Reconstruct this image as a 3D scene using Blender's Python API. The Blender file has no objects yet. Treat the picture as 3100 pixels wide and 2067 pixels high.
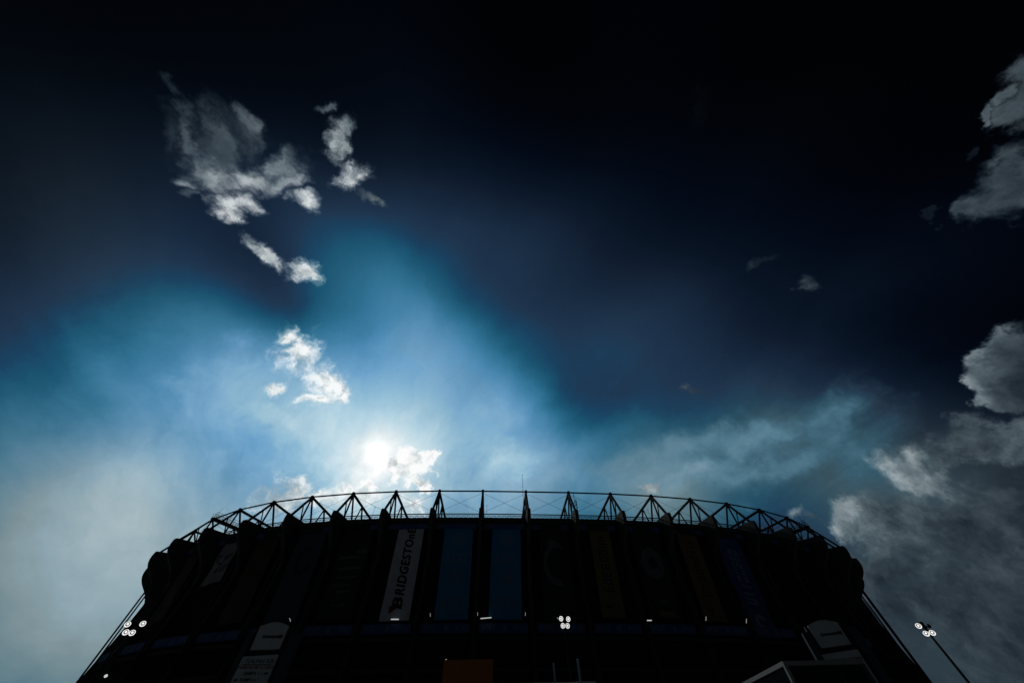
import bpy, bmesh, math, random
import numpy as np
from mathutils import Vector, Matrix, noise as mnoise

random.seed(7)
scene = bpy.context.scene
COL = scene.collection
R = math.radians

# ------------------------------------------------------------------ camera
# heading +Y, tilted 54.7 degrees up, very wide lens, a slight roll
CAM_H = 1.6
TH, ROLL = 0.9553342, -0.0207580
_f = Vector((0, math.cos(TH), math.sin(TH)))
_r0 = Vector((1, 0, 0))
_u0 = _r0.cross(_f)
_r = math.cos(ROLL) * _r0 + math.sin(ROLL) * _u0
_u = -math.sin(ROLL) * _r0 + math.cos(ROLL) * _u0
cam = bpy.data.cameras.new('camera')
cam.sensor_width = 36.0
cam.lens = 983.5177 / 3100 * 36
cam.clip_start, cam.clip_end = 0.1, 6000
cam_ob = bpy.data.objects.new('camera', cam)
COL.objects.link(cam_ob)
m = Matrix((( _r.x, _u.x, -_f.x, 0), (_r.y, _u.y, -_f.y, 0), (_r.z, _u.z, -_f.z, CAM_H), (0, 0, 0, 1)))
cam_ob.matrix_world = m
scene.camera = cam_ob

vs = scene.view_settings
vs.view_transform, vs.look = 'Standard', 'None'
vs.exposure, vs.gamma = -1.5, 1.0
vs.use_curve_mapping = False
cy = scene.cycles
cy.max_bounces, cy.diffuse_bounces, cy.glossy_bounces, cy.transmission_bounces = 4, 2, 2, 2
cy.use_adaptive_sampling, cy.adaptive_threshold = True, 0.02
cy.use_denoising = True

# ------------------------------------------------------------------ sky and sun
SKY_K = 66.996
SKY_W0 = [(0.7155, 0.4769), (0.2902, -0.4842), (0.1369, 1.0604)]
SKY_L = [
((0.7416, -0.0973, 0.6638), (-0.0122, 0.2277)),
((-0.749, 0.6483, 0.1365), (0.1446, 0.3551)),
((-0.4692, -0.1492, 0.8704), (0.002, 0.4995)),
((0.2586, 0.8237, 0.5047), (0.1294, -0.3634)),
((0.0496, 0.3185, 0.9466), (0.0671, 0.0807)),
((0.8063, 0.5108, 0.2984), (0.1103, 0.9092)),
((-0.5206, 0.4611, 0.7186), (-0.1176, -0.1667)),
((0.0375, -0.1605, 0.9863), (-0.0112, 0.8352)),
((-0.2116, 0.8797, 0.4258), (0.0365, 0.1397)),
((-0.8113, 0.1302, 0.57), (0.0121, 0.4084)),
((0.496, 0.4944, 0.7139), (0.0517, -0.2333)),
((0.4501, 0.0869, 0.8887), (0.0072, -0.0524)),
((-0.3196, 0.2299, 0.9192), (-0.0127, -0.1329)),
((-0.0494, 0.6248, 0.7792), (0.0565, 0.0113)),
((0.7879, 0.2394, 0.5673), (0.0308, 0.2986)),
((-0.5858, 0.6829, 0.4364), (-0.0253, -0.2034)),
((0.5561, 0.7303, 0.3968), (-0.09, -1.1426)),
((-0.8239, 0.4325, 0.3663), (0.0689, 0.1621)),
((0.675, 0.7263, 0.1298), (0.1969, 1.073)),
((-0.7223, -0.122, 0.6807), (-0.009, 0.5517)),
((-0.5789, 0.1921, 0.7924), (0.0277, -0.0381)),
((-0.2757, 0.7165, 0.6407), (-0.0871, 0.0669)),
((0.2141, 0.5844, 0.7827), (0.0955, -0.0594)),
((0.6794, 0.5205, 0.5172), (0.006, -0.4083)),
((-0.2259, 0.4657, 0.8557), (-0.0239, 0.0332)),
((-0.7288, 0.3643, 0.5798), (0.0931, 0.1733)),
((0.0508, 0.7812, 0.6223), (0.1241, -0.1224)),
((-0.2673, -0.0514, 0.9622), (0.0099, 0.1495)),
((0.2772, 0.2444, 0.9292), (0.0366, -0.016)),
((0.2424, -0.0434, 0.9692), (0.0025, 0.3998)),
((0.0382, 0.089, 0.9953), (0.0056, -0.2107)),
((0.5244, -0.1296, 0.8415), (-0.0139, 0.5788)),
((0.6448, 0.2374, 0.7265), (0.0043, 0.0214)),
((0.4797, 0.6638, 0.5738), (-0.0472, -0.5566)),
((-0.6158, 0.7577, 0.216), (0.2146, 0.6103)),
((-0.6089, 0.5429, 0.5784), (0.2215, 0.1073)),
((-0.4428, 0.6809, 0.5834), (-0.0892, -0.146)),
((-0.1521, 0.2885, 0.9453), (0.05, -0.0229)),
((-0.7228, 0.6174, 0.3103), (0.0711, 0.2697)),
((0.1004, 0.4816, 0.8706), (0.0088, -0.0234)),
((0.6894, 0.6226, 0.3703), (0.1511, 0.4579)),
((0.7377, 0.0728, 0.6712), (-0.0168, -0.5224)),
((-0.4349, 0.3204, 0.8416), (0.0898, 0.0593)),
((0.2525, 0.7284, 0.637), (-0.0245, -0.0679)),
((0.8021, 0.3683, 0.4701), (-0.0345, -0.3792)),
((0.4151, 0.7929, 0.4462), (0.358, 1.4132)),
((0.6956, 0.3589, 0.6223), (0.0427, 0.1117)),
((-0.3669, 0.4848, 0.7939), (0.0161, -0.1781)),
((-0.1031, 0.7761, 0.6221), (-0.0117, -0.1542)),
((-0.7068, 0.2448, 0.6637), (0.0165, -0.2513)),
((-0.8313, 0.3164, 0.4569), (0.0351, -0.2616)),
((0.7437, 0.632, 0.2181), (-0.0169, -0.1137)),
((0.1203, 0.6925, 0.7113), (-0.0626, -0.0624)),
((-0.4955, 0.7794, 0.3834), (-0.0495, 0.0803)),
((-0.6869, 0.5594, 0.464), (-0.0049, -0.2545)),
((0.3982, 0.4495, 0.7996), (0.0602, 0.1662)),
((-0.6049, 0.3543, 0.7131), (-0.0587, -0.0335)),
((-0.0402, 0.8489, 0.527), (0.117, 0.0523)),
((-0.2945, 0.0792, 0.9524), (0.0114, 0.1255)),
((0.6657, -0.0255, 0.7458), (0.0163, 0.7409)),
((-0.1677, 0.6835, 0.7104), (-0.0201, -0.1957)),
((0.5946, 0.6417, 0.4844), (0.2337, 1.4315)),
((-0.2299, 0.5748, 0.7853), (0.0386, -0.0805)),
((-0.0984, 0.4781, 0.8728), (-0.0362, -0.1255)),
((-0.748, 0.4507, 0.4872), (-0.0217, -0.1254)),
((0.1642, 0.363, 0.9172), (0.0051, -0.0651)),
((-0.2773, 0.3454, 0.8966), (0.0451, -0.0071)),
((0.3913, 0.6461, 0.6554), (0.1012, 0.2116)),
((0.5547, 0.2175, 0.8031), (0.0197, -0.0317)),
((-0.8, 0.5346, 0.2722), (0.2205, 0.4895)),
((0.1432, 0.8427, 0.519), (0.0919, 0.4051)),
((-0.7733, 0.0422, 0.6327), (0.0352, 0.1912))]
BLUE_RAMP = [(0.0, (1, 2, 3)), (0.016, (3, 6, 11)), (0.06, (10, 17, 27)), (0.135, (26, 38, 55)), (0.215, (36, 56, 79)), (0.25, (31, 66, 94)), (0.295, (32, 84, 111)), (0.39, (52, 112, 145)), (0.506, (80, 138, 180)), (0.605, (110, 162, 202)), (0.7, (144, 187, 212)), (0.795, (180, 211, 226)), (0.9, (215, 232, 239)), (1.0, (252, 253, 252))]
GREY_RAMP = [(0.0, (1, 2, 3)), (0.08, (16, 21, 26)), (0.2, (42, 52, 60)), (0.335, (64, 87, 98)), (0.435, (90, 118, 129)), (0.55, (126, 146, 152)), (0.61, (138, 162, 172)), (0.8, (196, 208, 212)), (1.0, (252, 253, 252))]
CLOUDS={
'A':[
((-0.602,0.162,0.781),(16.346,9.663,10.596),(-3.666,34.359,-9.962),0.8),
((-0.556,0.11,0.824),(14.473,6.641,8.871),(-0.438,23.439,-3.43),0.72),
((-0.521,0.118,0.845),(28.937,12.158,16.153),(-0.487,25.92,-3.934),0.74),
((-0.619,0.106,0.778),(15.116,14.298,10.072),(-7.75,18.349,-8.678),0.62),
((-0.592,0.045,0.805),(9.815,11.911,6.553),(-6.676,9.655,-5.446),0.42),
((-0.543,0.001,0.84),(28.034,-6.069,18.123),(7.48,20.059,4.813),0.44),
((-0.634,0.02,0.773),(29.025,-5.135,23.922),(7.641,19.168,5.773),0.42),
((-0.654,0.012,0.757),(43.613,-2.72,37.701),(8.217,23.062,6.737),0.3),
((-0.661,0.112,0.742),(27.74,30.897,20.065),(-22.337,37.516,-25.608),0.5),
((-0.659,0.14,0.739),(37.838,11.001,31.67),(18.603,92.114,-0.806),0.36),
((-0.499,0.175,0.848),(25.773,20.036,11.031),(-14.159,33.891,-15.332),0.72),
((-0.516,0.084,0.852),(20.767,17.532,10.85),(-9.065,23.154,-7.758),0.5),
((-0.638,-0.042,0.769),(33.246,51.268,30.376),(-52.138,58.931,-40.095),0.22)],
'B':[
((-0.406,0.051,0.912),(26.462,3.181,11.603),(3.075,24.305,0.008),0.58),
((-0.393,0.123,0.911),(19.347,0.071,8.339),(6.429,31.031,-1.415),0.75),
((-0.385,0.021,0.922),(37.867,28.694,15.154),(-11.013,31.03,-5.323),0.4),
((-0.408,-0.012,0.913),(39.88,-4.059,17.789),(25.073,99.02,12.549),0.32),
((-0.354,0.184,0.917),(21.76,16.682,5.055),(-24.078,46.735,-18.7),0.38)],
'C':[
((-0.587,0.27,0.763),(11.243,13.866,3.733),(-30.258,23.207,-31.464),0.72),
((-0.52,0.332,0.787),(18.671,11.826,7.336),(-10.392,30.026,-19.533),0.84),
((-0.606,0.244,0.757),(30.832,41.129,11.434),(-64.759,43.919,-66.065),0.5)],
'D':[
((-0.546,0.5,0.672),(13.407,9.218,4.035),(-5.76,9.76,-11.934),0.93),
((-0.495,0.58,0.647),(12.53,8.765,1.722),(-8.68,10.348,-15.934),0.93),
((-0.568,0.454,0.686),(29.67,16.732,13.498),(-7.339,28.019,-24.632),0.88),
((-0.518,0.602,0.608),(18.433,6.817,8.978),(-0.918,31.536,-32.02),0.92),
((-0.592,0.546,0.593),(32.957,10.314,23.434),(10.218,53.282,-38.83),0.82),
((-0.458,0.616,0.641),(35.364,11.163,14.516),(-0.49,17.056,-16.742),0.93)],
'E':[
((-0.293,0.792,0.536),(13.313,1.276,5.378),(2.906,11.781,-15.808),0.93),
((-0.241,0.788,0.567),(40.663,6.7,8.013),(-0.844,24.992,-35.085),0.97),
((-0.371,0.791,0.486),(28.303,3.148,16.502),(16.053,41.226,-54.808),0.95),
((-0.254,0.823,0.509),(23.516,10.479,-5.212),(-20.548,20.501,-43.371),0.9),
((-0.329,0.778,0.535),(28.077,6.364,7.991),(-0.583,16.822,-24.84),0.97)],
'F':[
((-0.528,0.732,0.432),(18.302,5.614,12.854),(3.21,12.796,-17.77),0.74),
((-0.478,0.765,0.433),(15.656,5.608,7.369),(-0.75,19.401,-35.111),0.82),
((-0.429,0.777,0.461),(20.322,4.34,11.594),(7.698,30.072,-43.497),0.88),
((-0.27,0.849,0.454),(25.506,4.893,6.003),(-0.529,13.344,-25.295),0.84),
((-0.395,0.796,0.459),(14.919,4.248,5.471),(-0.844,22.151,-39.074),0.85),
((0.349,0.815,0.463),(33.442,-10.765,-6.247),(10.364,34.013,-67.713),0.52),
((-0.55,0.728,0.409),(16.482,7.116,9.471),(-0.57,14.654,-26.864),0.72)],
'G':[
((0.789,-0.001,0.614),(16.162,-14.284,-20.783),(-0.298,17.858,0.418),0.3),
((0.78,0.024,0.626),(44.438,-37.04,-53.983),(-1.055,61.497,-1.022),0.38),
((0.813,0.115,0.57),(10.004,-15.229,-11.204),(11.6,10.614,-18.679),0.3),
((0.801,0.144,0.582),(21.071,-24.93,-22.826),(10.782,24.068,-20.79),0.3),
((0.771,0.169,0.614),(72.562,-25.056,-84.159),(-22.505,76.207,7.223),0.11),
((0.826,0.143,0.545),(20.195,-17.848,-25.969),(-0.735,37.233,-8.654),0.3),
((0.784,0.085,0.615),(28.127,-44.14,-29.798),(37.694,31.836,-52.464),0.12)],
'H':[
((0.841,0.368,0.396),(15.44,-13.765,-20.023),(-0.264,9.625,-8.388),0.24),
((0.83,0.351,0.433),(20.924,-17.684,-25.762),(-0.422,16.2,-12.319),0.45),
((0.825,0.406,0.394),(21.549,-12.523,-32.18),(-9.705,26.059,-6.509),0.36)],
'I':[
((0.753,0.547,0.367),(10.248,-4.873,-13.774),(-7.082,15.895,-9.165),0.52),
((0.801,0.48,0.358),(11.869,-9.48,-13.833),(-0.544,16.924,-21.472),0.33),
((0.827,0.453,0.332),(19.983,-17.661,-25.697),(-0.485,14.993,-19.265),0.34),
((0.716,0.629,0.303),(8.727,-4.234,-11.847),(-4.434,8.678,-7.539),0.34),
((0.688,0.658,0.306),(13.818,-7.389,-15.185),(-3.714,11.456,-16.316),0.48),
((0.667,0.68,0.304),(19.394,-11.468,-16.916),(-0.465,10.908,-23.375),0.5),
((0.761,0.591,0.268),(5.999,-4.652,-6.795),(-0.198,4.729,-9.871),0.25),
((0.734,0.658,0.167),(5.502,-4.48,-6.534),(-0.167,2.739,-10.083),0.22),
((0.678,0.701,0.223),(8.456,-5.576,-8.19),(-0.264,5.02,-14.964),0.27),
((0.795,0.477,0.375),(20.749,-19.657,-18.965),(13.921,25.527,-61.989),0.3)],
'K':[
((-0.637,0.481,0.603),(7.916,5.005,4.367),(-2.548,8.873,-9.766),0.62),
((-0.685,0.504,0.527),(11.27,7.806,7.178),(-4.568,14.364,-19.682),0.6),
((-0.155,0.676,0.721),(9.085,-3.65,5.376),(4.747,5.655,-4.281),0.5),
((-0.278,0.546,0.791),(8.343,5.551,-0.898),(-6.724,8.02,-7.896),0.46),
((-0.215,0.745,0.631),(8.226,3.211,-0.982),(-5.713,9.088,-12.673),0.64),
((-0.078,0.738,0.671),(8.235,2.026,-1.276),(-5.349,12.449,-14.304),0.58),
((-0.577,0.604,0.55),(7.947,5.44,2.358),(-7.689,10.458,-19.566),0.74),
((-0.027,0.824,0.566),(9.995,0.293,0.055),(-0.376,10.914,-15.913),0.72)],
'N':[
((0.394,0.747,0.536),(5.08,-1.706,-1.361),(2.549,12.498,-19.29),0.47),
((0.553,0.664,0.503),(6.208,-3.103,-2.722),(3.272,12.058,-19.517),0.45),
((0.678,0.56,0.477),(9.189,-8.431,-3.169),(9.353,6.238,-20.634),0.39),
((0.598,0.67,0.44),(5.531,-3.799,-1.731),(8.079,8.793,-24.382),0.43),
((0.708,0.571,0.416),(9.777,-9.309,-3.851),(7.677,3.986,-18.54),0.37),
((0.45,0.758,0.472),(5.365,-1.897,-2.063),(1.674,13.882,-23.907),0.52)],
'J':[
((0.669,0.336,0.663),(33.434,-22.248,-22.488),(5.982,31.656,-22.083),0.26),
((0.648,0.348,0.677),(70.67,-33.748,-50.27),(-2.054,89.911,-44.224),0.17),
((0.602,0.303,0.739),(27.71,-17.411,-15.458),(14.995,67.876,-40.021),0.19),
((0.433,-0.002,0.901),(38.329,-3.751,-18.437),(-3.284,21.485,1.627),0.05),
((0.6,0.721,0.345),(43.67,-17.403,-39.575),(-9.426,28.239,-42.6),0.52),
((0.624,0.707,0.333),(30.48,-15.853,-23.517),(-1.519,36.646,-74.901),0.3),
((0.456,0.613,0.645),(42.372,-12.037,-18.547),(-1.257,44.7,-41.631),0.27),
((0.487,0.615,0.62),(23.754,-1.116,-17.528),(-26.088,56.966,-35.999),0.23)],
}
STREAK_AXIS = (-0.0321, -0.1373, -0.0138)
SHADE_RAY = (-0.5745, 0.3747, 0.7277)
LIT_RAYS = [(-0.2713, 0.5253, 0.8065), (-0.6706, 0.4844, 0.5619)]
EDGE_N = (-0.7411, 0.528, -0.4146)
EDGE_C = (-0.0344, 0.5609, 0.8272)
SUN=(-0.37349, 0.74468, 0.55313)


sun_dir = Vector(SUN).normalized()
SUN_EL = math.asin(sun_dir.z)
SUN_AZ = math.atan2(sun_dir.x, sun_dir.y)

world = bpy.data.worlds.new('World')
scene.world = world
world.use_nodes = True
wt = world.node_tree
wt.nodes.clear()

def _lnk(sock, v):
    if isinstance(v, bpy.types.NodeSocket):
        wt.links.new(v, sock)
    elif v is not None:
        sock.default_value = v

def M(op, a, b=None, c=None, clamp=False):
    n = wt.nodes.new('ShaderNodeMath'); n.operation = op; n.use_clamp = clamp
    _lnk(n.inputs[0], a); _lnk(n.inputs[1], b); _lnk(n.inputs[2], c)
    return n.outputs[0]

def V(op, a, b=None, c=None, scale=None):
    n = wt.nodes.new('ShaderNodeVectorMath'); n.operation = op
    _lnk(n.inputs[0], a); _lnk(n.inputs[1], b); _lnk(n.inputs[2], c)
    if scale is not None:
        _lnk(n.inputs['Scale'], scale)
    return n.outputs['Value'] if op in ('DOT_PRODUCT', 'LENGTH', 'DISTANCE') else n.outputs[0]

def NOISE(vec, scale, detail, rough, out='Fac', lac=2.0, distort=0.0):
    n = wt.nodes.new('ShaderNodeTexNoise'); n.noise_dimensions = '3D'
    _lnk(n.inputs['Vector'], vec)
    n.inputs['Scale'].default_value = scale
    n.inputs['Detail'].default_value = detail
    n.inputs['Roughness'].default_value = rough
    n.inputs['Lacunarity'].default_value = lac
    n.inputs['Distortion'].default_value = distort
    return n.outputs['Fac' if out == 'Fac' else 'Color']

def SMOOTH(v, lo, hi, olo=0.0, ohi=1.0):
    n = wt.nodes.new('ShaderNodeMapRange'); n.interpolation_type = 'SMOOTHSTEP'
    _lnk(n.inputs['Value'], v)
    n.inputs['From Min'].default_value = lo; n.inputs['From Max'].default_value = hi
    n.inputs['To Min'].default_value = olo; n.inputs['To Max'].default_value = ohi
    return n.outputs['Result']

def MIXV(fac, a, b):
    n = wt.nodes.new('ShaderNodeMix'); n.data_type = 'VECTOR'
    _lnk(n.inputs[0], fac); _lnk(n.inputs[4], a); _lnk(n.inputs[5], b)
    return n.outputs[1]

def COMB(x, y, z):
    n = wt.nodes.new('ShaderNodeCombineXYZ')
    _lnk(n.inputs[0], x); _lnk(n.inputs[1], y); _lnk(n.inputs[2], z)
    return n.outputs[0]

tc = wt.nodes.new('ShaderNodeTexCoord')
DIR = V('NORMALIZE', tc.outputs['Generated'])
sep = wt.nodes.new('ShaderNodeSeparateXYZ')
wt.links.new(DIR, sep.inputs[0])
DZ = sep.outputs[2]

def RAMP(fac, stops):
    """colour ramp in display space (the stops are 8-bit display colours)"""
    n = wt.nodes.new('ShaderNodeValToRGB'); cr = n.color_ramp
    while len(cr.elements) < len(stops): cr.elements.new(0.5)
    for e, (p_, c_) in zip(cr.elements, stops):
        e.position = p_
    for e, (p_, c_) in zip(cr.elements, stops):
        e.color = (c_[0]/255, c_[1]/255, c_[2]/255, 1)
    _lnk(n.inputs['Fac'], fac)
    return n.outputs['Color']
HALF = (0.5, 0.5, 0.5)

# soft wandering of the haze so that its edges are uneven
warp = V('SUBTRACT', NOISE(DIR, 2.6, 6, 0.58, 'Color'), HALF)
DW = V('NORMALIZE', V('ADD', DIR, V('SCALE', warp, scale=0.08)))

cs = V('DOT_PRODUCT', DIR, tuple(sun_dir))
csw = V('DOT_PRODUCT', DW, tuple(sun_dir))

# brightness L and greyness G of clear sky and thin haze: a wide aureole round the sun plus broad soft patches
e0 = M('EXPONENT', M('MULTIPLY_ADD', csw, 9.0, -9.0)); e1 = M('EXPONENT', M('MULTIPLY_ADD', csw, 60.0, -60.0)); e2 = M('EXPONENT', M('MULTIPLY_ADD', cs, 600.0, -600.0))
accL = M('MULTIPLY_ADD', e0, SKY_W0[0][0], M('MULTIPLY_ADD', e1, SKY_W0[1][0], M('MULTIPLY_ADD', e2, SKY_W0[2][0]*0.3, 0.022)))
accG = M('MULTIPLY_ADD', e0, SKY_W0[0][1], M('MULTIPLY_ADD', e1, SKY_W0[1][1], M('MULTIPLY', e2, SKY_W0[2][1])))
for c_, w_ in SKY_L:
    e_ = M('EXPONENT', M('MULTIPLY_ADD', V('DOT_PRODUCT', DW, c_), SKY_K, -SKY_K))
    accL = M('MULTIPLY_ADD', e_, w_[0], accL)
    accG = M('MULTIPLY_ADD', e_, w_[1], accG)

# high cloud sheet, drawn on a flat layer so that it runs together towards the horizon
inv = M('DIVIDE', 1.0, M('MAXIMUM', M('ADD', DZ, 0.12), 0.06))
PL = COMB(M('MULTIPLY', sep.outputs[0], inv), M('MULTIPLY', sep.outputs[1], inv), 0.0)
rotn = wt.nodes.new('ShaderNodeVectorRotate'); rotn.rotation_type = 'Z_AXIS'
_lnk(rotn.inputs['Vector'], PL); rotn.inputs['Angle'].default_value = R(-28)
PLs = V('MULTIPLY', rotn.outputs[0], (1.0, 0.38, 1.0))
cir = NOISE(V('ADD', PLs, V('SCALE', warp, scale=0.5)), 2.6, 8, 0.60)
cir2 = NOISE(PL, 1.1, 5, 0.55)
low = SMOOTH(DZ, 0.86, 0.35)                     # the sheet thins out overhead
# shafts of light and shade fanning out from the sun
_e1 = Vector((1, 0, 0)); _e1 = (_e1 - sun_dir*_e1.dot(sun_dir)).normalized(); _e2 = sun_dir.cross(_e1)
sx_, sy_ = V('DOT_PRODUCT', DIR, tuple(_e1)), V('DOT_PRODUCT', DIR, tuple(_e2))
fan = V('NORMALIZE', COMB(sx_, sy_, 0.0))
ray_n = NOISE(fan, 2.4, 3, 0.5)
ray_f = M('MULTIPLY', SMOOTH(cs, 0.995, 0.93), SMOOTH(cs, 0.35, 0.80))
mod = M('MULTIPLY', M('ADD', M('MULTIPLY_ADD', cir, 2.1, -1.05), M('MULTIPLY_ADD', cir2, 0.7, -0.35)), M('MULTIPLY', M('MULTIPLY_ADD', low, 0.30, 0.17), SMOOTH(DZ, 0.16, 0.55, 0.30, 1.0)))
mod = M('ADD', mod, M('MULTIPLY', M('MULTIPLY_ADD', ray_n, 1.0, -0.5), M('MULTIPLY', ray_f, 0.20)))
def fan_dir(v):
    v = Vector(v); w_ = Vector((v.dot(_e1), v.dot(_e2), 0)).normalized(); return tuple(w_)
beyond = M('MULTIPLY', SMOOTH(cs, 0.962, 0.90), SMOOTH(cs, 0.66, 0.86))       # the shadow that the cloud above the sun throws up the haze
shade = M('MULTIPLY', M('EXPONENT', M('MULTIPLY_ADD', V('DOT_PRODUCT', fan, fan_dir(SHADE_RAY)), 80.0, -80.0)), beyond)
mod = M('MULTIPLY_ADD', shade, -0.24, mod)
for v_ in LIT_RAYS:
    lit_ = M('MULTIPLY', M('EXPONENT', M('MULTIPLY_ADD', V('DOT_PRODUCT', fan, fan_dir(v_)), 26.0, -26.0)), beyond)
    mod = M('MULTIPLY_ADD', lit_, 0.05, mod)
# slanting edge where the thin sheet ends
edge_s = V('DOT_PRODUCT', V('ADD', DIR, V('SCALE', warp, scale=0.16)), EDGE_N)
edge_g = SMOOTH(V('DOT_PRODUCT', DIR, EDGE_C), 0.86, 0.975)
edge = M('MULTIPLY', M('MULTIPLY', M('SUBTRACT', SMOOTH(edge_s, -0.05, 0.12), 0.40), SMOOTH(M('ABSOLUTE', edge_s), 0.36, 0.08)), edge_g)
mod = M('MULTIPLY_ADD', edge, 0.20, mod)
accL = M('MULTIPLY', accL, M('ADD', 1.0, mod))
accG = M('MULTIPLY_ADD', accG, 1.15, M('MULTIPLY', mod, 0.5), clamp=True)
# fractal fields shared by the clouds
wobL = V('ADD', DIR, V('SCALE', V('SUBTRACT', NOISE(DIR, 7.0, 6, 0.60, 'Color'), HALF), scale=0.20))
wobS = V('ADD', DIR, V('SCALE', V('SUBTRACT', NOISE(DIR, 15.0, 6, 0.62, 'Color'), HALF), scale=0.085))
toS = tuple(sun_dir * 0.03)
fL, fLs = NOISE(wobL, 11.0, 8, 0.58), NOISE(V('ADD', wobL, toS), 11.0, 3, 0.58)
fS, fSs = NOISE(wobS, 26.0, 7, 0.60), NOISE(V('ADD', wobS, toS), 26.0, 3, 0.60)
# wind-drawn field: stretched along one direction, for the big torn cloud
STREAK = Vector(STREAK_AXIS).normalized()
wobA = V('SUBTRACT', wobL, V('SCALE', tuple(STREAK), scale=M('MULTIPLY', V('DOT_PRODUCT', wobL, tuple(STREAK)), 0.68)))
fA, fAs = NOISE(wobA, 15.0, 8, 0.56), NOISE(V('ADD', wobA, toS), 15.0, 3, 0.56)
# cauliflower field for the heaped cumulus
vn = wt.nodes.new('ShaderNodeTexVoronoi'); vn.feature = 'F1'
_lnk(vn.inputs['Vector'], wobS); vn.inputs['Scale'].default_value = 17.0
PUFF = M('MULTIPLY_ADD', vn.outputs['Distance'], -0.42, M('MULTIPLY_ADD', fS, 0.5, 0.44))
FIELDS = {'W': (M('MULTIPLY_ADD', cir, 0.6, M('MULTIPLY', fL, 0.4)), 0.5, wobL), 'L': (fL, fLs, wobL), 'S': (fS, fSs, wobS), 'A': (fA, fAs, wobL), 'P': (PUFF, 0.5, wobS), 'M': (M('MULTIPLY_ADD', fL, 0.62, M('MULTIPLY', fS, 0.38)), M('MULTIPLY_ADD', fLs, 0.62, M('MULTIPLY', fSs, 0.38)), wobL)}

# cumulus and torn scraps: each cloud is a sum of soft bodies broken up by the fractal fields
def bodies(name, field, amp, lo, hi, alpha):
    nd, ns, wob = FIELDS[field]
    body, tone, tot = None, None, None
    for c_, U_, V_, t_ in CLOUDS[name]:
        # u = (wob - c).U, v = (wob - c).V
        u_ = M('ADD', V('DOT_PRODUCT', wob, U_), -Vector(c_).dot(Vector(U_)))
        v_ = M('ADD', V('DOT_PRODUCT', wob, V_), -Vector(c_).dot(Vector(V_)))
        b_ = M('SUBTRACT', 1.0, M('SQRT', M('MULTIPLY_ADD', u_, u_, M('MULTIPLY', v_, v_))))
        wgt = M('MAXIMUM', M('ADD', b_, 0.3), 0.0005)
        if body is None:
            body, tone, tot = b_, M('MULTIPLY', wgt, t_), wgt
        else:
            body = M('SMOOTH_MAX', body, b_, 0.25)
            tone = M('MULTIPLY_ADD', wgt, t_, tone)
            tot = M('ADD', tot, wgt)
    tone = M('DIVIDE', tone, tot)
    mid = sum((Vector(b[0]) for b in CLOUDS[name]), Vector()).normalized()
    if len(set(b[0][0] > 0 for b in CLOUDS[name])) == 1:
        facing = V('DOT_PRODUCT', DIR, tuple(mid))        # keep the far side of the sky out of it
        body = M('ADD', body, M('MULTIPLY', M('LESS_THAN', facing, 0.2), -10.0))
    else:
        body = M('ADD', body, M('MULTIPLY', M('LESS_THAN', DZ, 0.02), -10.0))
    dens = M('ADD', body, M('MULTIPLY_ADD', nd, amp, -0.5 * amp))
    return M('MULTIPLY', SMOOTH(dens, lo, hi), alpha), tone, nd, ns, dens

def cloud(acc, name, field, amp, lo, hi, gain, alpha, core=0.0, sheer=0.0):
    al, tone, nd, ns, dens = bodies(name, field, amp, lo, hi, alpha)
    lit = M('MULTIPLY_ADD', M('SUBTRACT', nd, ns), gain, 1.0)
    thin = M('MULTIPLY_ADD', nd, 0.7, 0.66)
    t = M('MULTIPLY', M('MULTIPLY', tone, lit), thin)
    if core:                                          # thin rims glow, thick hearts are grey
        t = M('MULTIPLY', t, SMOOTH(dens, lo, hi + 0.55, 1.0 + 0.4*core, 1.0 - 0.6*core))
    t = M('MINIMUM', t, 1.0)
    if sheer:                                         # its dim upper parts are sheer
        al = M('MULTIPLY', al, SMOOTH(tone, 0.30, 0.66, 1.0 - sheer, 1.0))
    return MIXV(al, acc, RAMP(t, CLOUD_RAMP))
CLOUD_RAMP = [(0.0, (1, 2, 3)), (0.12, (24, 30, 36)), (0.25, (54, 64, 71)), (0.45, (104, 117, 123)), (0.7, (172, 181, 184)), (0.9, (228, 232, 232)), (1.0, (253, 253, 252))]

# veils of thin cloud lift the brightness of the sky behind them
def veil(L_, G_, name, amp, lo, hi, alpha, grey):
    al, tone, nd, ns, dens = bodies(name, 'W', amp, lo, hi, alpha)
    t = M('MULTIPLY', tone, M('MULTIPLY_ADD', nd, 0.9, 0.58))
    up = M('MAXIMUM', M('SUBTRACT', t, L_), 0.0)
    return M('MULTIPLY_ADD', up, al, L_), M('MULTIPLY_ADD', M('SUBTRACT', grey, G_), M('MULTIPLY', al, 2.2, clamp=True), G_)
accL, accG = veil(accL, accG, 'K', 1.7, -0.30, 1.10, 0.85, 0.15)
accL, accG = veil(accL, accG, 'N', 2.6, -0.55, 1.25, 0.95, 0.72)
acc = MIXV(accG, RAMP(accL, BLUE_RAMP), RAMP(accL, GREY_RAMP))

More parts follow.
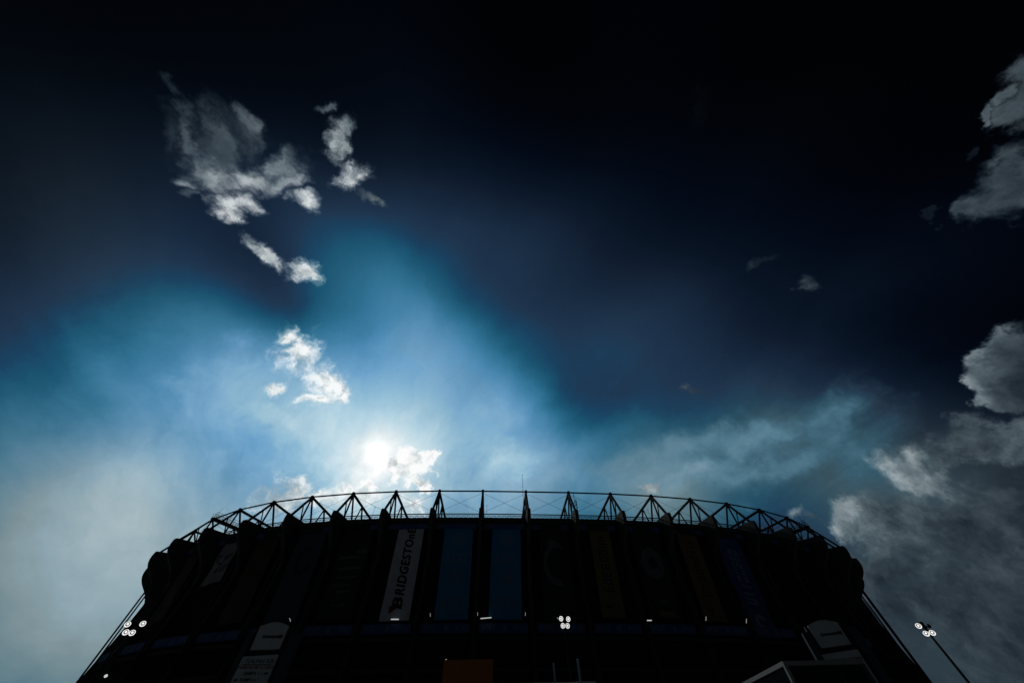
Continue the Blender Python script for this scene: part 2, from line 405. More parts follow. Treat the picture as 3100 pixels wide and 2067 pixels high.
acc = cloud(acc, 'I', 'M', 2.3, -0.22, 0.66, 2.0, 0.88, core=0.30)
acc = cloud(acc, 'H', 'P', 1.3, -0.18, 0.26, 1.5, 0.97, core=0.45)
acc = cloud(acc, 'G', 'M', 1.7, -0.12, 0.60, 1.2, 0.93, core=0.30)
acc = cloud(acc, 'A', 'A', 1.6, -0.25, 0.95, 0.9, 0.94, core=0.10, sheer=0.35)
acc = cloud(acc, 'B', 'S', 1.8, -0.20, 0.90, 0.8, 0.92)
acc = cloud(acc, 'C', 'S', 1.5, -0.20, 0.75, 0.7, 0.95)
acc = cloud(acc, 'F', 'S', 2.2, -0.15, 0.90, 0.8, 0.85)
acc = cloud(acc, 'D', 'S', 1.9, -0.20, 0.85, 0.6, 0.95)
acc = cloud(acc, 'E', 'S', 2.5, -0.05, 0.42, 0.9, 0.95, core=0.15)
acc = cloud(acc, 'J', 'S', 2.2, -0.05, 1.20, 0.6, 0.80)

gam = wt.nodes.new('ShaderNodeGamma')
wt.links.new(acc, gam.inputs['Color']); gam.inputs['Gamma'].default_value = 2.2
lin = gam.outputs[0]
# the sun itself, veiled by the haze
glow = M('ADD', M('MULTIPLY', M('EXPONENT', M('MULTIPLY_ADD', cs, 3500.0, -3500.0)), 0.30),
         M('MULTIPLY', M('EXPONENT', M('MULTIPLY_ADD', cs, 700.0, -700.0)), 0.06))
lin = V('ADD', lin, V('SCALE', (1.0, 0.98, 0.94), scale=glow))

sky = wt.nodes.new('ShaderNodeTexSky')
sky.sky_type = 'NISHITA'
sky.sun_disc = False
sky.sun_elevation = SUN_EL
sky.sun_rotation = SUN_AZ
sky.altitude = 2240
SKY_STRENGTH = 0.1
SKY_GAIN = 2.0 ** -vs.exposure            # radiance that shows as photographed at this exposure
total = V('ADD', V('SCALE', lin, scale=SKY_GAIN / SKY_STRENGTH), V('SCALE', sky.outputs[0], scale=0.012))
bg = wt.nodes.new('ShaderNodeBackground')
wt.links.new(total, bg.inputs['Color'])
bg.inputs['Strength'].default_value = SKY_STRENGTH
wo = wt.nodes.new('ShaderNodeOutputWorld')
wt.links.new(bg.outputs[0], wo.inputs['Surface'])
world.cycles.sampling_method = 'MANUAL'
world.cycles.sample_map_resolution = 256

sl = bpy.data.lights.new('sun', 'SUN')
sl.energy = 2.0
sl.angle = R(0.5)
sl.color = (1.0, 0.95, 0.88)
sun_ob = bpy.data.objects.new('sun', sl)
COL.objects.link(sun_ob)
sun_ob.rotation_euler = sun_dir.to_track_quat('Z', 'Y').to_euler()

# ------------------------------------------------------------------ materials
def mat(name, col, rough=0.8, metal=0.0, var=0.25, scale=2.0, emit=None, estr=0.0, bump=0.0, spec=0.5):
    mm = bpy.data.materials.new(name); mm.use_nodes = True
    nt = mm.node_tree; b = nt.nodes['Principled BSDF']
    b.inputs['Roughness'].default_value = rough
    b.inputs['Metallic'].default_value = metal
    b.inputs['Specular IOR Level'].default_value = spec
    if emit:
        b.inputs['Base Color'].default_value = (*col, 1)
        b.inputs['Emission Color'].default_value = (*emit, 1)
        b.inputs['Emission Strength'].default_value = estr
        return mm
    t = nt.nodes.new('ShaderNodeTexCoord')
    n = nt.nodes.new('ShaderNodeTexNoise'); n.inputs['Scale'].default_value = scale
    n.inputs['Detail'].default_value = 6; n.inputs['Roughness'].default_value = 0.65
    nt.links.new(t.outputs['Object'], n.inputs['Vector'])
    r_ = nt.nodes.new('ShaderNodeValToRGB')
    r_.color_ramp.elements[0].position = 0.3; r_.color_ramp.elements[1].position = 0.7
    lo = [c * (1 - var) for c in col]; hi = [min(1, c * (1 + var)) for c in col]
    r_.color_ramp.elements[0].color = (*lo, 1); r_.color_ramp.elements[1].color = (*hi, 1)
    nt.links.new(n.outputs['Fac'], r_.inputs['Fac'])
    nt.links.new(r_.outputs['Color'], b.inputs['Base Color'])
    if bump:
        bp = nt.nodes.new('ShaderNodeBump'); bp.inputs['Strength'].default_value = bump
        nt.links.new(n.outputs['Fac'], bp.inputs['Height'])
        nt.links.new(bp.outputs['Normal'], b.inputs['Normal'])
    return mm

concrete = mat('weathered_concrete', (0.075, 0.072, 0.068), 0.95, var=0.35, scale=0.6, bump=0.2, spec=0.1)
wall_mat = mat('dark_louvre_wall', (0.022, 0.021, 0.021), 0.95, spec=0.1, var=0.3, scale=0.5)
steel = mat('dark_painted_steel', (0.025, 0.025, 0.027), 0.9, var=0.2, scale=3, spec=0.05)
roof_mat = mat('roof_sheet', (0.08, 0.08, 0.085), 0.7, var=0.2)
asphalt = mat('plaza_paving', (0.24, 0.235, 0.23), 0.9, var=0.25, scale=0.8, bump=0.3)
cloth_white = mat('white_vinyl', (0.58, 0.59, 0.64), 0.6, var=0.16, scale=0.35)
cloth_blue = mat('blue_vinyl', (0.016, 0.24, 0.46), 0.6, var=0.08, scale=0.5)
cloth_band = mat('fascia_blue_vinyl', (0.03, 0.10, 0.27), 0.6, var=0.2, scale=0.4)
cloth_deep = mat('deep_blue_vinyl', (0.025, 0.05, 0.20), 0.6, var=0.2, scale=0.4)
cloth_teal = mat('dark_teal_vinyl', (0.012, 0.05, 0.075), 0.6, var=0.5, scale=0.25)
cloth_black = mat('black_vinyl', (0.018, 0.017, 0.018), 0.6, var=0.2, scale=0.5)
cloth_yellow = mat('ochre_vinyl', (0.16, 0.12, 0.03), 0.6, var=0.15, scale=0.4)
cloth_brown = mat('brown_vinyl', (0.15, 0.10, 0.035), 0.6, var=0.15, scale=0.4)
cloth_rust = mat('dark_brown_vinyl', (0.05, 0.030, 0.016), 0.6, var=0.3, scale=0.3)
cloth_grey = mat('grey_vinyl', (0.24, 0.24, 0.24), 0.65, var=0.25, scale=0.35)
ink_black = mat('black_print', (0.012, 0.012, 0.012), 0.6, var=0.1)
ink_red = mat('red_print', (0.16, 0.010, 0.012), 0.6, var=0.1)
ink_pale = mat('pale_print', (0.16, 0.24, 0.36), 0.6, var=0.12)
ink_grey = mat('grey_print', (0.10, 0.10, 0.105), 0.6, var=0.3, scale=0.8)
ink_green = mat('grey_green_print', (0.09, 0.115, 0.10), 0.6, var=0.3, scale=0.8)
pole_mat = mat('black_lamp_steel', (0.02, 0.02, 0.022), 0.5, var=0.1)
lamp_black = mat('lamp_housing', (0.012, 0.012, 0.012), 0.6, var=0.1)
glow_white = mat('lit_lamp_glass', (0.8, 0.8, 0.8), 0.4, emit=(1.0, 1.0, 0.98), estr=1.05 * SKY_GAIN)
glow_dish = mat('lit_lamp_dish', (0.8, 0.8, 0.8), 0.4, emit=(1.0, 1.0, 0.98), estr=0.9 * SKY_GAIN)
strip_mat = mat('bright_strip', (0.8, 0.8, 0.8), 0.4, emit=(0.97, 1.0, 1.0), estr=0.42 * SKY_GAIN)  # emissive colour of the bright slivers on the wall
sign_white = mat('sign_panel_white', (0.52, 0.56, 0.56), 0.6, var=0.12, scale=1.0, spec=0.2)
sign_steel = mat('sign_steel', (0.045, 0.065, 0.075), 0.8, var=0.15, spec=0.1)
sign_dark = mat('sign_recess', (0.02, 0.02, 0.02), 0.8, var=0.1)
alu = mat('brushed_aluminium', (0.20, 0.225, 0.22), 0.6, metal=0.0, var=0.08, spec=0.3)
dark_glass = mat('dark_glass', (0.012, 0.014, 0.016), 0.12, var=0.1)
orange_vinyl = mat('orange_panel', (0.28, 0.080, 0.006), 0.6, var=0.12, scale=1.2)
post_grey = mat('grey_post_paint', (0.30, 0.36, 0.38), 0.5, var=0.1)
canopy_white = mat('canopy_membrane', (0.62, 0.65, 0.66), 0.6, var=0.08)

# ------------------------------------------------------------------ mesh helpers
class MB:
    def __init__(s): s.v, s.f = [], []
    def box(s, lo, hi):
        b = len(s.v)
        s.v += [(x, y, z) for x in (lo[0], hi[0]) for y in (lo[1], hi[1]) for z in (lo[2], hi[2])]
        s.f += [tuple(b + i for i in q) for q in ((0,1,3,2),(4,6,7,5),(0,4,5,1),(2,3,7,6),(0,2,6,4),(1,5,7,3))]
    def bar(s, p, q, w, h=None, up=(0, 0, 1)):
        """rectangular bar from p to q"""
        h = w if h is None else h
        p, q = Vector(p), Vector(q); a = (q - p).normalized()
        x = a.cross(Vector(up))
        if x.length < 1e-4: x = a.cross(Vector((1, 0, 0)))
        x.normalize(); y = x.cross(a)
        b = len(s.v)
        for c in (p, q):
            for i, j in ((-1,-1),(1,-1),(1,1),(-1,1)):
                s.v.append(tuple(c + x*(i*w/2) + y*(j*h/2)))
        s.f += [(b,b+3,b+2,b+1),(b+4,b+5,b+6,b+7)] + [(b+i, b+(i+1)%4, b+4+(i+1)%4, b+4+i) for i in range(4)]
    def tube(s, p, q, r, r2=None, n=8):
        r2 = r if r2 is None else r2
        p, q = Vector(p), Vector(q); a = (q - p).normalized()
        x = a.orthogonal().normalized(); y = a.cross(x); b = len(s.v)
        for c, rr in ((p, r), (q, r2)):
            for i in range(n):
                t = 2*math.pi*i/n
                s.v.append(tuple(c + x*(rr*math.cos(t)) + y*(rr*math.sin(t))))
        s.f += [tuple(b+i for i in reversed(range(n))), tuple(b+n+i for i in range(n))]
        s.f += [(b+i, b+(i+1)%n, b+n+(i+1)%n, b+n+i) for i in range(n)]
    def lathe(s, prof, n=24, axis='Y'):
        """prof: list of (radius, position along axis)"""
        b = len(s.v)
        for r_, y_ in prof:
            for i in range(n):
                t = 2*math.pi*i/n
                s.v.append((r_*math.cos(t), y_, r_*math.sin(t)))
        for k in range(len(prof)-1):
            for i in range(n):
                s.f.append((b+k*n+i, b+k*n+(i+1)%n, b+(k+1)*n+(i+1)%n, b+(k+1)*n+i))
        s.f.append(tuple(b+i for i in reversed(range(n))))
        s.f.append(tuple(b+(len(prof)-1)*n+i for i in range(n)))
    def prism(s, poly, a, b_, fn):
        """extrude polygon poly (2-D) between depth a and b_; fn(u, v, depth) gives the point"""
        b = len(s.v); n = len(poly)
        s.v += [tuple(fn(u, v, a)) for u, v in poly] + [tuple(fn(u, v, b_)) for u, v in poly]
        s.f += [tuple(b+i for i in range(n)), tuple(b+n+i for i in reversed(range(n)))]
        s.f += [(b+i, b+n+i, b+n+(i+1)%n, b+(i+1)%n) for i in range(n)]
    def mesh(s, name, material, smooth=False):
        me = bpy.data.meshes.new(name); me.from_pydata(s.v, [], s.f)
        bm = bmesh.new(); bm.from_mesh(me); bmesh.ops.recalc_face_normals(bm, faces=bm.faces); bm.to_mesh(me); bm.free()
        me.materials.append(material)
        if smooth:
            for p in me.polygons: p.use_smooth = True
        me.update()
        return me

ABS = {}
def link(name, me, parent=None, mw=None):
    """link mesh me under parent; mw is its wanted world matrix"""
    o = bpy.data.objects.new(name, me); COL.objects.link(o)
    if parent is not None: o.parent = parent
    base = ABS.get(parent.name, Matrix()) if parent is not None else Matrix()
    mw = base if mw is None else mw
    o.matrix_basis = base.inverted() @ mw
    ABS[o.name] = mw.copy()
    return o

def thing(name, label, cat, loc, group=None, mw=None):
    o = bpy.data.objects.new(name, None); COL.objects.link(o)
    o.empty_display_size = 0.3
    mw = Matrix.Translation(loc) if mw is None else mw
    o.matrix_basis = mw; ABS[o.name] = mw.copy()
    tag(o, label, cat, group)
    return o

def tag(o, label, cat, group=None):
    o['label'] = label; o['category'] = cat
    if group: o['group'] = group

_TXT = {}
def text_geo(body, size, bold=0.0, shear=0.0, spacing=1.0, heavy=0.0):
    key = (body, size, bold, shear, spacing, heavy)
    if key not in _TXT: _TXT[key] = _text_geo(*key)
    return _TXT[key]
def _text_geo(body, size, bold=0.0, shear=0.0, spacing=1.0, heavy=0.0):
    """flat lettering as (verts, faces), centred on the origin"""
    cu = bpy.data.curves.new('lettering', 'FONT')
    cu.body = body; cu.size = size; cu.offset = bold; cu.shear = shear; cu.space_character = spacing
    cu.align_x, cu.align_y = 'CENTER', 'CENTER'; cu.resolution_u = 3
    ob = bpy.data.objects.new('lettering', cu); COL.objects.link(ob)
    dg = bpy.context.evaluated_depsgraph_get()
    me = bpy.data.meshes.new_from_object(ob.evaluated_get(dg))
    vv = [tuple(v.co) for v in me.vertices]; ff = [tuple(p.vertices) for p in me.polygons]
    if heavy:                                         # heavy strokes: the glyphs thickened by close overlays
        v0, f0 = vv, ff; vv, ff = [], []
        for i_, (dx, dy) in enumerate(((0, 0), (heavy, 0), (-heavy, 0), (0, heavy*0.6), (0, -heavy*0.6), (heavy*0.7, heavy*0.5), (-heavy*0.7, -heavy*0.5))):
            n0 = len(vv); vv += [(p[0] + dx, p[1] + dy, 0.0015*i_) for p in v0]; ff += [tuple(n0 + k_ for k_ in f) for f in f0]
    bpy.data.objects.remove(ob); bpy.data.curves.remove(cu); bpy.data.meshes.remove(me)
    return vv, ff

# ------------------------------------------------------------------ ground
g = MB(); g.v = [(-3000,-3000,0),(3000,-3000,0),(3000,3000,0),(-3000,3000,0)]; g.f = [(0,1,2,3)]
ground = link('ground', g.mesh('ground', asphalt)); ground['kind'] = 'structure'

# ------------------------------------------------------------------ the stadium's plan: a super-ellipse ring
RA, RB, RN = 98.244, 61.997, 2.7444
RCX, RCY, RPHI = -1.832, 135.089, 0.068608
DS, K0 = 10.11648, -0.48725
_t = np.linspace(-math.pi, math.pi, 40001)
_st, _ct = np.sin(_t), -np.cos(_t)
_x = RA*np.sign(_st)*np.abs(_st)**(2/RN); _y = RB*np.sign(_ct)*np.abs(_ct)**(2/RN)
_s = np.concatenate([[0], np.cumsum(np.hypot(np.diff(_x), np.diff(_y)))]); PERIM = float(_s[-1]); _s = _s - _s[20000]
def ring(k):
    s_ = (k + K0)*DS
    X, Y = float(np.interp(s_, _s, _x)), float(np.interp(s_, _s, _y))
    c, sn = math.cos(RPHI), math.sin(RPHI)
    return Vector((RCX + c*X - sn*Y, RCY + sn*X + c*Y, CAM_H))
def frame(k):
    """local frame at ring station k: X along the ring, Y inwards, Z up, z = 0 at eye height"""
    p = ring(k); t = (ring(k + 0.01) - ring(k - 0.01)).normalized()
    n = Vector((-t.y, t.x, 0))
    return Matrix(((t.x, n.x, 0, p.x), (t.y, n.y, 0, p.y), (0, 0, 1, p.z), (0, 0, 0, 1)))
def at(k, d, z, x=0.0):
    return frame(k) @ Vector((x, -d, z))

GZ = -CAM_H
stadium = thing('stadium', 'vast dark oval concrete stadium with a ring of steel roof trusses against the sun', 'stadium', (RCX, RCY, 0))

KMAX = 14
piers_k = [i - 0.5 for i in range(-KMAX + 1, KMAX + 1)]

# piers: thin radial fins with a rounded head that leans out over the wall
PIER = [(0.0, 36.55), (4.05, 36.10), (4.30, 35.95), (4.36, 35.2), (4.28, 34.5), (4.05, 33.8), (3.65, 33.15), (3.10, 32.5),
        (2.45, 31.9), (1.75, 31.3), (1.05, 30.6), (0.35, 29.7), (-0.35, 28.6), (-0.6, 26.5), (-0.45, 24.0), (-0.05, 20.0), (0.35, 17.0),
        (0.75, 13.5), (1.3, 8.0), (2.0, GZ), (-1.6, GZ), (-2.2, 18.0), (-2.4, 30.0), (-1.6, 34.0), (-0.6, 35.3)]
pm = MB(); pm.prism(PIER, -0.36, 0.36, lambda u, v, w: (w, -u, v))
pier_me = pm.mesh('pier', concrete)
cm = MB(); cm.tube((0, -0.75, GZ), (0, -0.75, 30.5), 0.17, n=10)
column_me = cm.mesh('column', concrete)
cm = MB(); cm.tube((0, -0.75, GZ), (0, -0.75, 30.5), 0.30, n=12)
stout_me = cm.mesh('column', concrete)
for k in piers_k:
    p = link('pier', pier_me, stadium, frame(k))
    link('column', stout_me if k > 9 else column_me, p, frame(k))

# bays between the piers: recessed wall, rim beam, floor slabs
WALL = [(0.05, 35.9), (-0.25, 33.0), (-0.95, 30.0), (-1.05, 24.0), (-0.85, 18.4), (-0.75, 16.6), (-0.45, 13.5), (0.1, 8.0), (1.0, GZ)]
def bay_mesh(name, k, prof, thick, material, inset=0.40, step=4, zcap=None):
    """a strip between stations k-.5 and k+.5 following profile prof of (d, z), thick inwards"""
    b = MB(); n = len(prof)
    ks = [k - 0.5 + i/step for i in range(step + 1)]
    ks[0] += inset/DS; ks[-1] -= inset/DS
    for kk in ks:
        F = frame(kk)
        for d, z in prof: b.v.append(tuple(F @ Vector((0, -d, z))))
        for d, z in prof: b.v.append(tuple(F @ Vector((0, -(d - thick), z))))
    W = 2*n
    for i in range(step):
        for j in range(n - 1):
            a = i*W + j
            b.f.append((a, a+1, a+W+1, a+W))
            b.f.append((a+n, a+n+W, a+n+W+1, a+n+1))
        a = i*W; b.f.append((a, a+W, a+W+n, a+n))
        a = i*W + n - 1; b.f.append((a, a+n, a+W+n, a+W))
    for e in (0, step*W):
        for j in range(n - 1): b.f.append((e+j, e+j+1, e+n+j+1, e+n+j))
    o = MB(); o.v, o.f = b.v, b.f
    return o.mesh(name, material)
I4 = Matrix()
for k in range(-KMAX + 1, KMAX):
    link('bay_wall', bay_mesh('bay_wall', k, WALL, 0.5, wall_mat), stadium, I4)
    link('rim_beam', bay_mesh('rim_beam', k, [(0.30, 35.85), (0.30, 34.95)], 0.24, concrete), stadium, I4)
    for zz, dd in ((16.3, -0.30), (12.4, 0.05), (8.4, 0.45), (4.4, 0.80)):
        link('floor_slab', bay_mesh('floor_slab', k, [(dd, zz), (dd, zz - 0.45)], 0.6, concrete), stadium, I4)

# the rest of the ring, out of sight behind
rest = MB(); nst = 60
k_end = PERIM/DS - (KMAX - 0.5)
for i in range(nst + 1):
    kk = (KMAX - 0.5) + (k_end - KMAX + 0.5)*i/nst
    if (kk + K0)*DS > PERIM/2: kk -= PERIM/DS
    F = frame(kk)
    for d, z in ((0.0, 35.9), (-1.0, 30.0), (-0.8, 17.0), (1.0, GZ)): rest.v.append(tuple(F @ Vector((0, -d, z))))
for i in range(nst):
    for j in range(3): rest.f.append((i*4+j, i*4+j+1, i*4+4+j+1, i*4+4+j))
link('rear_wall', rest.mesh('rear_wall', wall_mat), stadium, I4)

# cantilever roof deck behind the rim
deck = MB(); nst = 120
for i in range(nst):
    kk = -PERIM/DS/2 + PERIM/DS*i/nst - K0
    F = frame(kk)
    for d, z in ((-0.55, 35.75), (-36.0, 37.2), (-36.0, 36.8), (-0.55, 35.35)): deck.v.append(tuple(F @ Vector((0, -d, z))))
for i in range(nst):
    a, b = i*4, ((i + 1) % nst)*4
    for j in range(4): deck.f.append((a+j, a+(j+1)%4, b+(j+1)%4, b+j))
link('roof_deck', deck.mesh('roof_deck', roof_mat), stadium, I4)

# radial roof trusses
def bar_me(name, p, q, w, h=None):
    b = MB(); b.bar((0, -p[0], p[1]), (0, -q[0], q[1]), w, h, up=(1, 0, 0)); return b.mesh(name, steel)
top_b = MB(); top_b.bar((0, -0.25, 42.0), (0, 16.5, 42.0), 0.34, 0.42, up=(1, 0, 0)); top_b.box((-0.26, -0.32, 41.72), (0.26, 0.5, 42.34))
truss_me = top_b.mesh('roof_truss', steel)
TR = [('outer_leg', bar_me('outer_leg', (0.05, 41.95), (3.35, 36.2), 0.42, 0.36)),
      ('post', bar_me('post', (0.0, 41.8), (0.0, 35.9), 0.27, 0.27)),
      ('diagonal', bar_me('diagonal', (-0.15, 41.85), (-4.15, 36.6), 0.27, 0.3)),
      ('diagonal', bar_me('diagonal', (-5.65, 41.85), (-4.3, 36.6), 0.2, 0.22)),
      ('diagonal', bar_me('diagonal', (-5.8, 41.85), (-10.2, 36.6), 0.27, 0.3)),
      ('diagonal', bar_me('diagonal', (-11.3, 41.85), (-10.4, 36.6), 0.2, 0.22)),
      ('strut', bar_me('strut', (1.45, 39.5), (0.1, 36.7), 0.16, 0.18)),
      ('bottom_chord', bar_me('bottom_chord', (0.0, 36.55), (-16.0, 36.95), 0.30, 0.30))]
for k in piers_k:
    F = frame(k)
    t = link('roof_truss', truss_me, stadium, F)
    for nm, me in TR: link(nm, me, t, F)

# ring members between the trusses
for k in range(-KMAX + 1, KMAX):
    p, q = k - 0.5, k + 0.5
    b = MB(); b.tube(at(p, 0, 42.1), at(q, 0, 42.1), 0.165, n=8)
    link('ring_chord', b.mesh('ring_chord', steel), stadium, I4)
    b = MB(); b.tube(at(p, 0.0, 36.82), at(q, 0.0, 36.82), 0.115, n=8)
    link('ring_tube', b.mesh('ring_tube', steel), stadium, I4)
    for (a, za), (c, zc) in (((p, 41.7), (q, 37.0)), ((p, 37.0), (q, 41.7))):
        b = MB(); A_, C_ = at(a, -0.05, za), at(c, -0.05, zc); dirn = (C_ - A_).normalized()
        b.tube(A_ + dirn*0.5, C_ - dirn*0.2, 0.028, n=5)
        link('cable', b.mesh('cable', steel), stadium, I4)
    b = MB(); A_, C_ = at(p, 0.12, 36.40), at(q, 0.12, 36.40); A2, C2 = at(p, 0.12, 35.94), at(q, 0.12, 35.94)
    b.bar(A_, C_, 0.08, 0.09); b.bar(A2, C2, 0.10, 0.12)
    nz = 9
    for i in range(nz):
        s0, s1, s2 = i/nz, (i + 0.5)/nz, (i + 1)/nz
        b.bar(A2.lerp(C2, s0), A_.lerp(C_, s1), 0.06); b.bar(A_.lerp(C_, s1), A2.lerp(C2, s2), 0.06)
    link('lattice_girder', b.mesh('lattice_girder', steel), stadium, I4)

# maintenance walkways with railings on two trusses
for k in (-7.5, 8.5):
    F = frame(k)
    b = MB(); b.box((-0.8, -0.4, 42.24), (0.8, 14.0, 42.36))
    w_ = link('walkway', b.mesh('walkway', steel), stadium, F)
    for sx in (-0.75, 0.75):
        b = MB()
        for y in [-0.3 + 1.2*i for i in range(12)]: b.bar((sx, y, 42.36), (sx, y, 43.6), 0.06)
        for z in (42.75, 43.15, 43.6): b.bar((sx, -0.3, z), (sx, 13.0, z), 0.06)
        link('railing', b.mesh('railing', steel), w_, F)

# aerials
def aerial(k, x, d, z0, z1, r_, ball=0.0):
    F = frame(k); b = MB()
    b.tube((x, -d, z0), (x, -d, z1), r_, r_*0.7, n=6)
    if ball:
        b2 = MB(); b2.lathe([(0.02, -ball), (ball*0.75, -ball*0.6), (ball, 0), (ball*0.75, ball*0.6), (0.02, ball)], n=10)
        for v in b2.v: b.v.append((v[0] + x, v[2] - d, v[1] + z1))
        o = len(b.v) - len(b2.v); b.f += [tuple(i + o for i in f) for f in b2.f]
    link('aerial', b.mesh('aerial', steel), stadium, F)
aerial(0.5, -0.72, 0.25, 36.8, 46.3, 0.05, 0.12)
aerial(-0.5, 1.12, 0.3, 36.8, 38.55, 0.035, 0.10)
aerial(-3.5, 6.52, 0.3, 36.0, 38.3, 0.035, 0.11)
aerial(3.5, -2.24, 0.3, 36.0, 38.5, 0.035, 0.11)
aerial(5.5, -2.6, 0.3, 36.0, 38.1, 0.035, 0.11)
aerial(-7.5, 0.5, -0.2, 42.3, 44.75, 0.045, 0.08)
aerial(8.5, -0.4, -0.3, 42.3, 45.1, 0.045, 0.08)
aerial(8.5, 0.3, -0.2, 42.3, 44.2, 0.08)
b = MB(); F = frame(1.5)
for x, y, z0, z1, w in ((0.55, -2.2, 37.6, 40.6, 0.10), (0.25, -1.4, 36.6, 39.6, 0.08), (0.75, -2.6, 37.0, 39.0, 0.16)):
    b.bar((x, y, z0), (x, y, z1), w)
for z in (37.2, 37.9, 38.6): b.bar((0.0, -1.0, z), (0.85, -2.8, z), 0.07)
link('antenna_rack', b.mesh('antenna_rack', steel), stadium, F)

# ------------------------------------------------------------------ banners hung in the bays
def banner(k, xt, xb, w, zt, zb, material, label, wave=0.05, dt=0.45, db=-0.42, ragged=0.0, seed=0, name='banner'):
    """returns (object, to_world(u, v, off)); u across from the left, v from the bottom up, both in metres from the centre line / foot"""
    top, bot = at(k, dt, zt, xt), at(k, db, zb, xb)
    up = (top - bot); L = up.length; up.normalize()
    x = frame(k).to_3x3() @ Vector((1, 0, 0)); x = (x - up*0).normalized()
    nrm = x.cross(up).normalized()
    org = bot
    mw = Matrix(((x.x, up.x, nrm.x, org.x), (x.y, up.y, nrm.y, org.y), (x.z, up.z, nrm.z, org.z), (0, 0, 0, 1)))
    def sag(u, v):
        return wave*(math.sin(v*1.15 + seed + 0.6*u) + 0.6*math.sin(1.7*u + seed*2.1 + 0.35*v))
    b = MB(); nx, ny = 8, 22
    for j in range(ny + 1):
        for i in range(nx + 1):
            u, v = -w/2 + w*i/nx, L*j/ny
            if ragged and j == 0: v += ragged*(0.10 + 0.75*(i/nx)) + 0.25*math.sin(i*2.3)
            b.v.append((u, v, sag(u, v)))
    W = nx + 1
    for j in range(ny):
        for i in range(nx): b.f.append((j*W+i, j*W+i+1, (j+1)*W+i+1, (j+1)*W+i))
    n0 = len(b.v)                                     # back face: the cloth has thickness
    b.v += [(p[0], p[1], p[2] - 0.015) for p in b.v[:n0]]
    b.f += [tuple(n0 + i for i in reversed(f)) for f in b.f[:nx*ny]]
    rim = [i for i in range(W)] + [j*W + nx for j in range(1, ny+1)] + [ny*W + i for i in range(nx-1, -1, -1)] + [j*W for j in range(ny-1, 0, -1)]
    for i in range(len(rim)):
        a, c = rim[i], rim[(i+1) % len(rim)]; b.f.append((a, n0+a, n0+c, c))
    o = link(name, b.mesh(name, material), None, mw)
    tag(o, label, 'banner', 'advertising banners hung down the stadium front')
    return o, L, sag, mw

def print_on(parent, mw, sag, name, verts, faces, material, off=0.03, rot=0.0, pos=(0, 0), sx=1.0, sy=1.0):
    """flat print laid on a banner, following its waves"""
    b = MB(); c, s_ = math.cos(rot), math.sin(rot)
    for vx, vy, *vz in verts:
        vx, vy = vx*sx, vy*sy
        u, v = pos[0] + c*vx - s_*vy, pos[1] + s_*vx + c*vy
        b.v.append((u, v, sag(u, v) + off + (vz[0] if vz else 0)))
    b.f = faces
    return link(name, b.mesh(name, material), parent, mw)

def bars_geo(rects):
    v, f = [], []
    for x0, y0, x1, y1 in rects:
        n = len(v); v += [(x0, y0), (x1, y0), (x1, y1), (x0, y1)]; f.append((n, n+1, n+2, n+3))
    return v, f

def disc_geo(r_, n=28):
    return [(r_*math.cos(2*math.pi*i/n), r_*math.sin(2*math.pi*i/n)) for i in range(n)], [tuple(range(n))]

def ringdisc_geo(r0, r1, a0=0, a1=360, n=32):
    v, f = [], []
    for i in range(n + 1):
        t = R(a0 + (a1 - a0)*i/n); v += [(r0*math.cos(t), r0*math.sin(t)), (r1*math.cos(t), r1*math.sin(t))]
    for i in range(n): f.append((2*i, 2*i+1, 2*i+3, 2*i+2))
    return v, f

def globe_geo(r_):
    """a globe of horizontal stripes that swell on one side"""
    v, f = [], []
    for yc, th, lean in ((0.86, 0.20, 0.05), (0.56, 0.22, 0.1), (0.22, 0.24, 0.14), (-0.12, 0.22, 0.12), (-0.46, 0.20, 0.08), (-0.80, 0.16, 0.04)):
        n0 = len(v); N = 14
        hw = math.sqrt(max(0.02, 1 - yc*yc))
        up, dn = [], []
        for i in range(N + 1):
            x_ = -hw + 2*hw*i/N; s_ = (i/N)
            tt = th*(0.15 + 0.85*math.sin(math.pi*min(1, 0.12 + s_*0.80))**0.8)*0.5
            bow = -0.10*(1 - (x_/hw)**2)
            up.append((r_*x_, r_*(yc + bow + tt))); dn.append((r_*x_, r_*(yc + bow - tt)))
        v += up + dn
        for i in range(N): f.append((n0+i, n0+N+1+i, n0+N+2+i, n0+i+1))
    return v, f

UP90 = math.pi/2
# white banner with upright black lettering and a red and black wedge at its foot
o, L, sag, mw = banner(-2, 0.45, 0.95, 5.3, 34.15, 18.5, cloth_white, 'white banner with black lettering running up it and a red mark at its foot', seed=1, wave=0.035)
v, f = text_geo('RIDGESTOnE', 3.0, bold=0.03, shear=0.22, spacing=1.12, heavy=0.13)
wid = max(p[0] for p in v) - min(p[0] for p in v)
print_on(o, mw, sag, 'lettering', v, f, ink_black, rot=UP90, pos=(0.15, 3.4 + 5.85), sx=11.7/wid, sy=0.80)
# initial B: the black bowl with a notch, and the red wedge behind it
v, f = text_geo('B', 3.0, bold=0.03, shear=0.22, heavy=0.13)
print_on(o, mw, sag, 'initial', v, f, ink_black, rot=UP90, pos=(0.15, 2.35), sx=1.0, sy=0.84)
print_on(o, mw, sag, 'red_wedge', [(0.0, 0.0), (1.35, 0.62), (0.25, 0.9), (-0.2, 0.75)], [(0, 1, 2, 3)], ink_red, rot=0, pos=(-1.15, 0.95), sx=0.95, sy=1.35)

